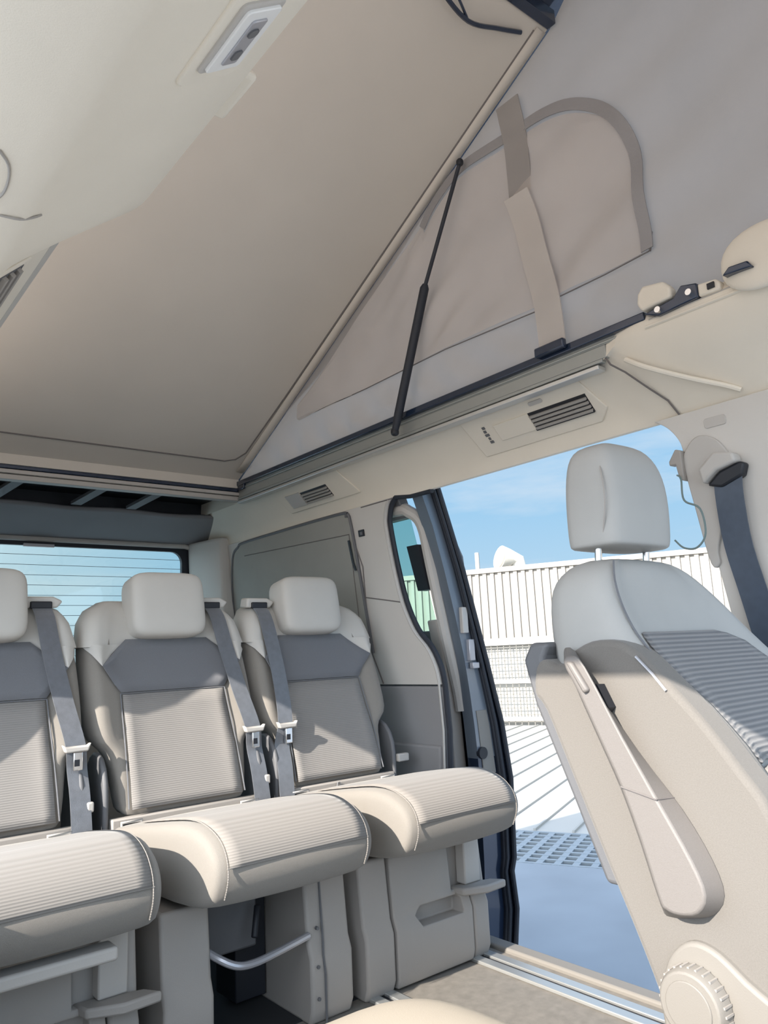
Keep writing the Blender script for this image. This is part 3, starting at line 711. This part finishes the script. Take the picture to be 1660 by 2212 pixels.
    for px in pocket:
        m=MB(); m.box(px-.022,px+.022,1.918,1.93,.36,.425); pk=m.build('anchor_pocket',DARK,r,O,bevel=.003)
        m=MB(); m.loft([[(px-.027,1.917,.355),(px+.027,1.917,.355),(px+.027,1.917,.431),(px-.027,1.917,.431)],[(px-.022,1.917,.36),(px+.022,1.917,.36),(px+.022,1.917,.425),(px-.022,1.917,.425)]],False); m.build('pocket_rim',PLASTL,pk,O,solid=.003)
        q=px-.055 if px>0 else px-.05
        m=MB(); m.box(q-.009,q+.009,1.9225,1.926,.398,.414); m.build('anchor_icon',WHITEMK,r,O)
        m=MB(); m.box(q-.005,q+.007,1.9225,1.926,.36,.376); m.build('anchor_icon',WHITEMK,r,O)
    if tether:
        m=MB(); m.tube([(-.02,1.92,.435),(-.03,1.918,.39),(-.04,1.915,.35)],.003,6); m.tube([(-.015,1.92,.435),(.0,1.918,.40),(.04,1.915,.37)],.0028,6); m.build('tether_cord',PLASTD,r,O)
    # base
    def colm(x0,x1,nm):
        m=MB(); pf=[(1.575,0),(1.562,.03),(1.562,.135),(1.574,.165),(1.588,.305),(1.92,.305),(1.92,0)]
        m.loft([[(x0,y,z) for y,z in pf],[(x1,y,z) for y,z in pf]]); return m.build(nm,PLAST,r,O,bevel=.008,seg=3)
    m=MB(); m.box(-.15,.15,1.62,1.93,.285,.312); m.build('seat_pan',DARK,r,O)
    if front=='open':
        colm(-.222,-.115,'side_column'); c2=colm(.118,.232,'side_column')
        m=MB(); 
        for z in (.055,.12,.20): m.tube([(.135,1.558,z),(.135,1.566,z)],.004,8)
        m.tube([(.155,1.563,.0),(.153,1.559,.10),(.150,1.562,.14),(.155,1.57,.17),(.16,1.588,.30)],.003,6)
        m.build('screw_and_joint',PLASTD,c2,O)
        m=MB(); m.tube(smooth([(-.125,1.62,.215),(-.10,1.57,.195),(-.07,1.55,.180),(-.03,1.548,.176),(.03,1.555,.180),(.12,1.575,.185)],5),.008,10); m.build('adjust_bar',SILVER,r,O)
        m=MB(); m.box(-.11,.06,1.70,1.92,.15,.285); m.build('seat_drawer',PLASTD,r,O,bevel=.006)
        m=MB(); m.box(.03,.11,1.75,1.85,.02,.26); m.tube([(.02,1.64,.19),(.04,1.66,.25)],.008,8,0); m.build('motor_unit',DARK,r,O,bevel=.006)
    else:
        colm(-.205,-.118,'side_column'); colm(.150,.208,'side_column')
        m=MB(); pf=[(1.568,.006),(1.560,.03),(1.560,.135),(1.572,.165),(1.584,.300),(1.64,.300),(1.64,.006)]
        m.loft([[(-.112,y,z) for y,z in pf],[(.145,y,z) for y,z in pf]]); fp=m.build('front_panel',PLAST,r,(0,1.57,0))
        k=MB(); k.prism([(-.028,.128),(-.045,.155),(-.025,.172),(.10,.172),(.115,.160),(.112,.128)],lambda a,b:(a,-.03,b),lambda a,b:(a,.035,b)); cut(fp,k)
        k=MB(); k.box(.085,.2,-.05,.03,.185,.4); cut(fp,k)
        q=fp.modifiers.new('b','BEVEL'); q.width=.004; q.segments=2; q.limit_method='ANGLE'
        m=MB(); m.box(-.116,.149,1.62,1.66,.006,.30); m.build('panel_backing',DARK,r,O)
        m=MB(); m.prism([(.092,1.60),(.10,1.545),(.16,1.515),(.235,1.52),(.215,1.56),(.15,1.585)],lambda a,b:(a,b,.172),lambda a,b:(a,b,.190+.05*(1.57-b)))
        m.build('release_lever',PLAST,r,O,bevel=.005)
        if pocket==[.155]:
            m=MB(); m.box(-.20,.125,1.452,1.50,.290,.314); plab(m.build('cushion_rail',PLASTL,r,O,bevel=.006,seg=3),'pale rail under the cushion')
        m=MB(); m.box(.128,.185,1.565,1.60,.19,.30); m.build('lever_post',PLASTL,r,O,bevel=.004)
    return r
seat(-.50,'rear seat cut by the left edge, with a pale cushion rail below it',1,'panel',[.155])
seat(-.022,'middle rear seat in front of the back window, open legs underneath',1,'open',[-.155,.165])
seat(.455,'right rear seat beside the open sliding door, its base closed by a panel',-1,'panel',[-.15,.165],True)

# ------------------------------------------------------------------ front seat
fs=thing('front_seat','near front seat at right with raised armrest and tall headrest','seat',(.39,.65,0)); FO=(.39,.65,0)
ST=[(.18,.69,.50,.155,.63),(.26,.705,.495,.155,.63),(.35,.738,.50,.155,.63),(.45,.778,.512,.155,.63),(.55,.818,.530,.155,.63),(.62,.848,.560,.155,.63),(.69,.872,.612,.155,.625),(.76,.89,.675,.155,.612),(.81,.896,.715,.155,.60),(.86,.896,.735,.156,.555),(.895,.892,.744,.160,.505),(.92,.882,.752,.175,.465),(.938,.865,.765,.20,.43),(.945,.84,.785,.235,.40)]
m=MB(); L=[]
for z,yb,yfr,xl,xr in ST:
    w=xr-xl; c=.035*min(1,max(0,(.92-z)/.2))
    L.append([(xl,yb-.03,z),(xl,lerp(yb,yfr,.5),z),(xl,yfr+.035,z),(xl+.012,yfr+.008,z),(xl+.03*1.2,yfr,z),(xl+w*.16,yfr+.012,z),(xl+w*.28,yfr+c,z),(xl+w*.5,yfr+c*1.1,z),(xl+w*.72,yfr+c,z),(xl+w*.84,yfr+.012,z),(xr-.03,yfr,z),(xr,yfr+.03,z),(xr,lerp(yb,yfr,.5),z),(xr,yb-.03,z),(xr-.04,yb,z),(xl+w*.5,yb+.01,z),(xl+.04,yb,z)])
m.loft(L); fb=m.build('backrest',LEATHERDIM,fs,FO,sub=1,ang=180)
# front fabric: bolster strip and striped mesh
def fpt(z,f,off):
    yb=plin(z,[(a[0],a[1]) for a in ST]); yr=plin(z,[(a[0],a[2]) for a in ST]); xl=plin(z,[(a[0],a[3]) for a in ST]); xr=plin(z,[(a[0],a[4]) for a in ST])
    w=xr-xl; c=.035*min(1,max(0,(.92-z)/.2))
    dy=plin(f,[(0,.02),(.07,.003),(.16,.014),(.28,c),(.5,c*1.08),(.72,c),(.84,.014),(.93,.003),(1,.02)])
    return (xl+w*f,yr+dy-off,z)
def fshell(stn,nx,off):
    m=MB(); L=[]
    for z,a,b in stn: L.append([fpt(z,lerp(a,b,i/nx),off) for i in range(nx+1)])
    m.loft(L,False,closed=False); return m
stn=[(z,plin(z,[(.60,.19),(.70,.145),(.757,.085),(.80,.085),(.812,.10)]),plin(z,[(.62,.80),(.74,.86),(.80,.80),(.812,.66)])) for z in (.812,.805,.79,.77,.745,.72,.70,.67,.64,.615)]
plab(fshell(stn,14,.008).build('striped_insert',MESHRIB,fs,FO,solid=.003,ang=180),'dark striped mesh back panel')
stn=[(z,.20,.80) for z in (.608,.58,.5,.4,.3,.2)]
plab(fshell(stn,12,.008).build('lumbar_insert',RIBBACK,fs,FO,solid=.003,ang=180),'ribbed lower back panel')
stn=[(z,.02,plin(z,[(.2,.25),(.60,.185),(.70,.14),(.757,.08)])) for z in (.748,.72,.70,.67,.64,.6,.5,.4,.3,.2)]
plab(fshell(stn,8,.007).build('front_bolster',FABRICF,fs,FO,solid=.003,ang=180),'beige fabric bolster')
# side panel
sp=[(.885,.775),(.90,.72),(.878,.69),(.833,.584),(.777,.452),(.733,.35),(.70,.26),(.66,.12),(.47,.12),(.478,.30),(.49,.45),(.513,.565),(.548,.621),(.60,.690),(.655,.748),(.69,.782),(.725,.801),(.775,.802),(.815,.785),(.84,.765)]
sps=[tuple(p)[:2] for p in smooth([(a,b,0) for a,b in sp],3,True)]
m=MB(); m.prism(sps,X_(.138),X_(.20)); plab(m.build('side_panel',FABRICF,fs,FO,bevel=.014,seg=3),'beige fabric side panel')
m=MB(); m.prism([(.865,.803),(.905,.805),(.925,.775),(.905,.70),(.84,.55),(.79,.43),(.75,.43),(.80,.55),(.86,.70),(.88,.775)],X_(.145),X_(.63)); m.build('back_shell',PLASTD,fs,FO,bevel=.008,seg=3)
m=MB(); m.tube([(.136,.690,.776),(.136,.665,.75),(.136,.645,.725)],.0022,6); plab(m.build('airbag_tag',SILVER,fs,FO),'slim pale tag on the seat edge')
# headrest
m=MB(); L=[]
for z,kl,kr,ky in ((.962,.96,.86,.92),(.966,.99,.93,.97),(.975,1.0,.97,1.0),(1.0,1.0,1.0,1.02),(1.04,.985,1.04,1.03),(1.08,.965,1.02,1.0),(1.11,.94,.93,.92),(1.132,.90,.78,.80),(1.148,.78,.60,.6),(1.155,.55,.40,.35)):
    hy=.055*ky
    L.append([(.308+.104*(kl if a<0 else kr)*a,.802+hy*b,z) for a,b in ((-1,.75),(-1,-.2),(-.97,-.75),(-.86,-.98),(-.4,-1.06),(0,-1.08),(.4,-1.04),(.8,-.88),(.97,-.5),(1,.05),(.95,.6),(.8,.95),(.4,1.05),(0,1.06),(-.4,1.05),(-.92,1.0))])
m.loft(L); hd=m.build('headrest',LEATHERDIM,fs,FO,sub=1,ang=180)
m=MB(); m.tube(smooth([(.2075,.775,.985),(.2035,.765,1.02),(.2035,.762,1.05),(.209,.768,1.09),(.222,.78,1.12)],4),.0015,5); m.build('headrest_seam',PLAST,hd,FO)
for x in (.237,.387):
    m=MB(); m.tube([(x,.812,.93),(x,.808,.98)],.0065,12); m.build('headrest_post',CHROME,fs,FO)
# shoulder seam
m=MB(); m.tube(smooth([fpt(z,.06,.006) for z in (.935,.90,.86,.82,.79,.765)],3),.0018,5); m.build('shoulder_seam',FABSHADE,fb,FO)
# armrest
ao=[(.798,.770),(.778,.780),(.757,.764),(.703,.662),(.653,.573),(.613,.503),(.598,.462),(.612,.436),(.640,.428),(.660,.432),(.668,.445),(.689,.521),(.712,.589),(.738,.647),(.772,.721)]
ab=[(.829,.790),(.805,.789),(.781,.742),(.705,.637),(.639,.558),(.602,.496),(.591,.453),(.610,.425),(.640,.414),(.680,.407),(.694,.420),(.720,.509),(.744,.579),(.771,.640),(.812,.733)]
ao=[tuple(p)[:2] for p in smooth([(a,b,0) for a,b in ao],3,True)]; ab=[tuple(p)[:2] for p in smooth([(a,b,0) for a,b in ab],3,True)]
m=MB(); m.loft([[(.140,y,z) for y,z in ab],[(.098,y,z) for y,z in ao]]); am=m.build('armrest',ARMM,fs,FO,bevel=.007,seg=3)
m=MB(); m.tube([(.0965,.712,.589),(.0965,.655,.577)],.0012,5); m.tube([(.0965,.655,.577),(.139,.652,.574)],.0012,5); m.build('armrest_joint',STITCH,am,FO)
m=MB(); m.prism([(.790,.772),(.778,.772),(.750,.728),(.760,.722)],X_(.090),X_(.112)); m.build('armrest_button',ARMM,am,FO,bevel=.004)
m=MB(); m.prism([(.768,.735),(.752,.735),(.735,.70),(.742,.692)],X_(.118),X_(.137)); m.build('armrest_gap',DARK,am,FO)
# recliner knob with cover plate
kc=(.640,.312)
m=MB(); m.prism([tuple(p)[:2] for p in smooth([(.70,.26,0),(.69,.34,0),(.655,.382,0),(.615,.384,0),(.57,.355,0),(.50,.30,0),(.48,.15,0),(.66,.15,0)],4,True)],X_(.126),X_(.145)); m.build('recliner_cover',SILLM,fs,FO,bevel=.006,seg=3)
m=MB(); m.tube([(.126,*kc),(.105,*kc),(.098,*kc)],[.048,.047,.043],28); kn=m.build('recliner_knob',SILLM,fs,FO,bevel=.002)
m=MB(); m.tube([(.099,*kc),(.0955,*kc)],[.034,.033],28); m.build('knob_cap',SILLM,kn,FO,bevel=.001)
m=MB()
for k in range(28):
    a=2*math.pi*k/28; m.box(.106,.124,kc[0]+.0475*math.cos(a)-.0015,kc[0]+.0475*math.cos(a)+.0015,kc[1]+.0475*math.sin(a)-.0015,kc[1]+.0475*math.sin(a)+.0015)
m.build('knob_grip',PLAST,kn,FO)
m=MB(); m.superbox((.39,.30,.33),(.235,.27,.085),.4,28,16); m.build('seat_cushion',FABRICF,fs,FO,ang=180)
m=MB(); m.box(.19,.59,.08,.66,.0,.27); m.build('seat_base',PLASTD,fs,FO,bevel=.01)

# swivelled front seat cushion at the bottom edge
sw=thing('front_seat','beige seat cushion corner with ribbed top at the bottom edge','seat',(-.45,.52,0)); WO=(-.45,.52,0)
m=MB(); m.superbox((-.44,.515,.345),(.205,.285,.07),.38,40,18); sc=m.build('seat_cushion',mat('sunlit seat trim',(.42,.36,.285),.7,bump=.1,bscale=900),sw,WO,ang=180)  # sunlight on the cushion put into its warm, light colour
m=MB(); m.grid(12,12,lambda a,b:(lerp(-.60,-.385,a),lerp(.28,.78,b),.4165-.028*max(0,(b-.8)/.2)**2)); plab(m.build('cushion_insert',MESHRIB,sc,WO,solid=.003),'grey ribbed seat top')
m=MB(); m.box(-.62,-.27,.26,.70,0,.28); m.build('seat_base',PLASTD,sw,WO,bevel=.015)

# floor rails
for nm,x in (('in front of the right rear seat legs',.297),('beside the door sill',.632),('under the left rear seats',-.30)):
    t=thing('floor_rail','aluminium floor rail '+nm,'rail',(x,1.5,0),'aluminium floor rails'); off=(x,1.5,0)
    for s_ in (-1,1):
        m=MB(); m.box(*sorted((x+s_*.008,x+s_*.036)),.2,3.2,0,.009); m.build('rail_flange',ALU,t,off,bevel=.002)
    m=MB(); m.box(x-.008,x+.008,.2,3.2,0,.003); m.build('rail_slot',DARK,t,off)

# ------------------------------------------------------------------ outside
E1=Vector((.91,.415,0)).normalized(); E2=Vector((-E1.y,E1.x,0)); GZ=-.60
def Q(d,e,z): return E1*d+E2*e+Vector((0,0,z))
def qbox(m,d0,d1,e0,e1,z0,z1,k=0):
    return m.fbox((0,0,0),E1,E2,(0,0,1),d0,d1,e0,e1,z0,z1,k)
m=MB(); qbox(m,-20,-.9,-30,30,GZ-.3,GZ); struct(m.build('ground.003',mat('bounce ground',(.25,.245,.235),.9,var=.08,vscale=2)),'unseen ground on the near side of the vehicle, toned for bounced light')  # unseen ground split off, its tone sets the bounce onto the headliner
m=MB(); qbox(m,-.9,4.35,-30,30,GZ-.3,GZ); struct(m.build('ground',CONC),'blue grey coated roof floor beside the vehicle')
m=MB(); qbox(m,4.35,5.23,-30,30,GZ-.35,GZ-.30); struct(m.build('ground.001',PIT),'dark gutter pit below the grate')
gr=MB()
for k in range(9): d=4.36+.105*k; qbox(gr,d,d+.028,-6,12,GZ-.06,GZ)
for k in range(150): e=-6+.12*k; qbox(gr,4.35,5.23,e,e+.045,GZ-.05,GZ-.002)
tag(gr.build('gutter_grate',GRATE,flat=True),'long grey drainage grate between the concrete and the white deck','grate')
m=MB(); qbox(m,5.23,12.95,-30,30,GZ-.3,GZ-.0)
for k in range(120):
    e=-20+.30*k; qbox(m,5.23,12.9,e,e+.016,GZ,GZ+.018,1)
o=m.build('ground.002',[WHITEM,SEAMM],flat=True); struct(o,'white standing seam metal deck')
# lower wall with wire mesh
m=MB(); qbox(m,13.05,13.3,-30,9,GZ-.3,.88); struct(m.build('wall_parapet',WHITEM),'white lower parapet wall behind the wire fence')
wf=thing('wire_fence','white wire mesh fence in front of the lower parapet wall','fence',Q(12.93,4,GZ)); FOF=Q(12.93,4,GZ)
m=MB()
for k in range(140): e=-8+.12*k; qbox(m,12.925,12.937,e,e+.016,GZ,.86)
for k in range(12): z=GZ+.06+.12*k; qbox(m,12.925,12.937,-8,8.9,z,z+.012)
m.build('wire_mesh',WHITEW,wf,FOF,flat=True)
m=MB(); 
qbox(m,12.90,12.96,-8,8.9,.83,.885)
for z in (.14,-.52): qbox(m,12.91,12.95,-8,8.9,z,z+.07)
m.build('fence_rail',WHITEM,wf,FOF)
rw=MB(); qbox(rw,13.0,13.2,-30,9,.90,2.20)
for k in range(139): e=-12+.15*k; qbox(rw,12.96,13.0,e,e+.07,.95,2.18)
qbox(rw,12.93,13.25,-30,9,2.18,2.27); qbox(rw,12.94,13.0,-30,9,.885,.96)
tag(rw.build('ribbed_wall',CREAM,flat=True),'cream vertically ribbed metal wall with a white top cap','wall',None,'thing')
ex=thing('exhaust_pipe','slanted exhaust pipe with a mesh mouth above the ribbed wall','exhaust',Q(14,5.1,2.3)); XO=Q(14,5.1,2.3)
a=Q(14,4.70,2.05); b=Q(14,4.82,2.45); dirn=(Q(13.0,5.75,2.80)-b).normalized()
m=MB(); m.tube([a,b,b+dirn*.20,b+dirn*.36],[.15,.20,.23,.25],20); m.build('pipe',EXHM,ex,XO)
m=MB(); m.tube([b+dirn*.355,b+dirn*.37],[.215,.215],20); m.build('mouth_mesh',MESHD,ex,XO)
m=MB(); m.tube([Q(14,5.62,2.0),Q(14,5.62,2.72)],.045,8); tag(m.build('roof_post',WHITEM),'thin white post beside the exhaust pipe on the wall','post')

# ------------------------------------------------------------------ light
def sun_dir(): return Vector((1,.22,-.57)).normalized()
sl=bpy.data.lights.new('sun','SUN'); sl.energy=6.4; sl.angle=rad(.53); sl.color=(1,.92,.82)
so=bpy.data.objects.new('sun',sl); COL.objects.link(so); so.rotation_euler=sun_dir().to_track_quat('-Z','Y').to_euler()
w=bpy.data.worlds.new('sky'); SC.world=w; w.use_nodes=True; nt=w.node_tree; bg=nt.nodes['Background']
tcn=nt.nodes.new('ShaderNodeTexCoord'); sep=nt.nodes.new('ShaderNodeSeparateXYZ'); nt.links.new(tcn.outputs['Generated'],sep.inputs[0])
rp=nt.nodes.new('ShaderNodeValToRGB'); cr=rp.color_ramp
cr.elements[0].position=0; cr.elements[0].color=(.36,.40,.44,1)
cr.elements[1].position=1; cr.elements[1].color=(.17,.40,.85,1)
e=cr.elements.new(.49); e.color=(.38,.42,.46,1)
e=cr.elements.new(.51); e.color=(.58,.79,.95,1)
e=cr.elements.new(.60); e.color=(.36,.66,.95,1)
mr=nt.nodes.new('ShaderNodeMapRange'); mr.inputs['From Min'].default_value=-1; mr.inputs['From Max'].default_value=1
nt.links.new(sep.outputs['Z'],mr.inputs['Value']); nt.links.new(mr.outputs[0],rp.inputs[0])
mp=nt.nodes.new('ShaderNodeMapping'); mp.inputs['Scale'].default_value=(1.2,1.2,6); mp.inputs['Rotation'].default_value=(.15,.1,0); nt.links.new(tcn.outputs['Generated'],mp.inputs['Vector'])
nz=nt.nodes.new('ShaderNodeTexNoise'); nz.inputs['Scale'].default_value=2.2; nz.inputs['Detail'].default_value=6; nz.inputs['Roughness'].default_value=.55; nt.links.new(mp.outputs[0],nz.inputs['Vector'])
cr2=nt.nodes.new('ShaderNodeValToRGB'); cr2.color_ramp.elements[0].position=.46; cr2.color_ramp.elements[1].position=.78; cr2.color_ramp.elements[0].color=(0,0,0,1); cr2.color_ramp.elements[1].color=(.75,.75,.75,1)
nt.links.new(nz.outputs['Fac'],cr2.inputs[0])
mx=nt.nodes.new('ShaderNodeMix'); mx.data_type='RGBA'; mx.inputs['B'].default_value=(.95,.97,1.0,1)
nt.links.new(cr2.outputs[0],mx.inputs['Factor']); nt.links.new(rp.outputs[0],mx.inputs['A'])
dr=nt.nodes.new('ShaderNodeVectorMath'); dr.operation='DOT_PRODUCT'; dr.inputs[1].default_value=(-.05,.99,.1); nt.links.new(tcn.outputs['Generated'],dr.inputs[0])
mr3=nt.nodes.new('ShaderNodeMapRange'); mr3.inputs['From Min'].default_value=.88; mr3.inputs['From Max'].default_value=1.0; mr3.inputs['To Max'].default_value=.9; nt.links.new(dr.outputs['Value'],mr3.inputs['Value'])
mh=nt.nodes.new('ShaderNodeMix'); mh.data_type='RGBA'; mh.inputs['B'].default_value=(.90,.96,1.0,1); nt.links.new(mr3.outputs[0],mh.inputs['Factor']); nt.links.new(mx.outputs['Result'],mh.inputs['A']); mx=mh
# brighter, whiter sky around the sun
dot=nt.nodes.new('ShaderNodeVectorMath'); dot.operation='DOT_PRODUCT'; dot.inputs[1].default_value=-sun_dir(); nt.links.new(tcn.outputs['Generated'],dot.inputs[0])
m2=nt.nodes.new('ShaderNodeMapRange'); m2.inputs['From Min'].default_value=-.35; m2.inputs['From Max'].default_value=1; m2.inputs['To Min'].default_value=0; m2.inputs['To Max'].default_value=1; nt.links.new(dot.outputs['Value'],m2.inputs['Value'])
pw=nt.nodes.new('ShaderNodeMath'); pw.operation='POWER'; pw.inputs[1].default_value=1.5; nt.links.new(m2.outputs[0],pw.inputs[0])
ml=nt.nodes.new('ShaderNodeMath'); ml.operation='MULTIPLY_ADD'; ml.inputs[1].default_value=SKYB if 'SKYB' in globals() else 2.45; ml.inputs[2].default_value=.60; nt.links.new(pw.outputs[0],ml.inputs[0])
mw=nt.nodes.new('ShaderNodeMix'); mw.data_type='RGBA'; mw.inputs['B'].default_value=(.84,.91,1,1); nt.links.new(pw.outputs[0],mw.inputs['Factor']); nt.links.new(mx.outputs['Result'],mw.inputs['A'])
nt.links.new(mw.outputs['Result'],bg.inputs['Color']); nt.links.new(ml.outputs[0],bg.inputs['Strength'])

SC.view_settings.view_transform='Standard'; SC.view_settings.look='None'; SC.view_settings.gamma=1; SC.view_settings.exposure=0.62
SC.view_settings.use_curve_mapping=False
SC.cycles.max_bounces=14; SC.cycles.diffuse_bounces=10; SC.cycles.transmission_bounces=6; SC.cycles.transparent_max_bounces=12
SC.cycles.sample_clamp_indirect=6; SC.cycles.caustics_reflective=False; SC.cycles.caustics_refractive=False
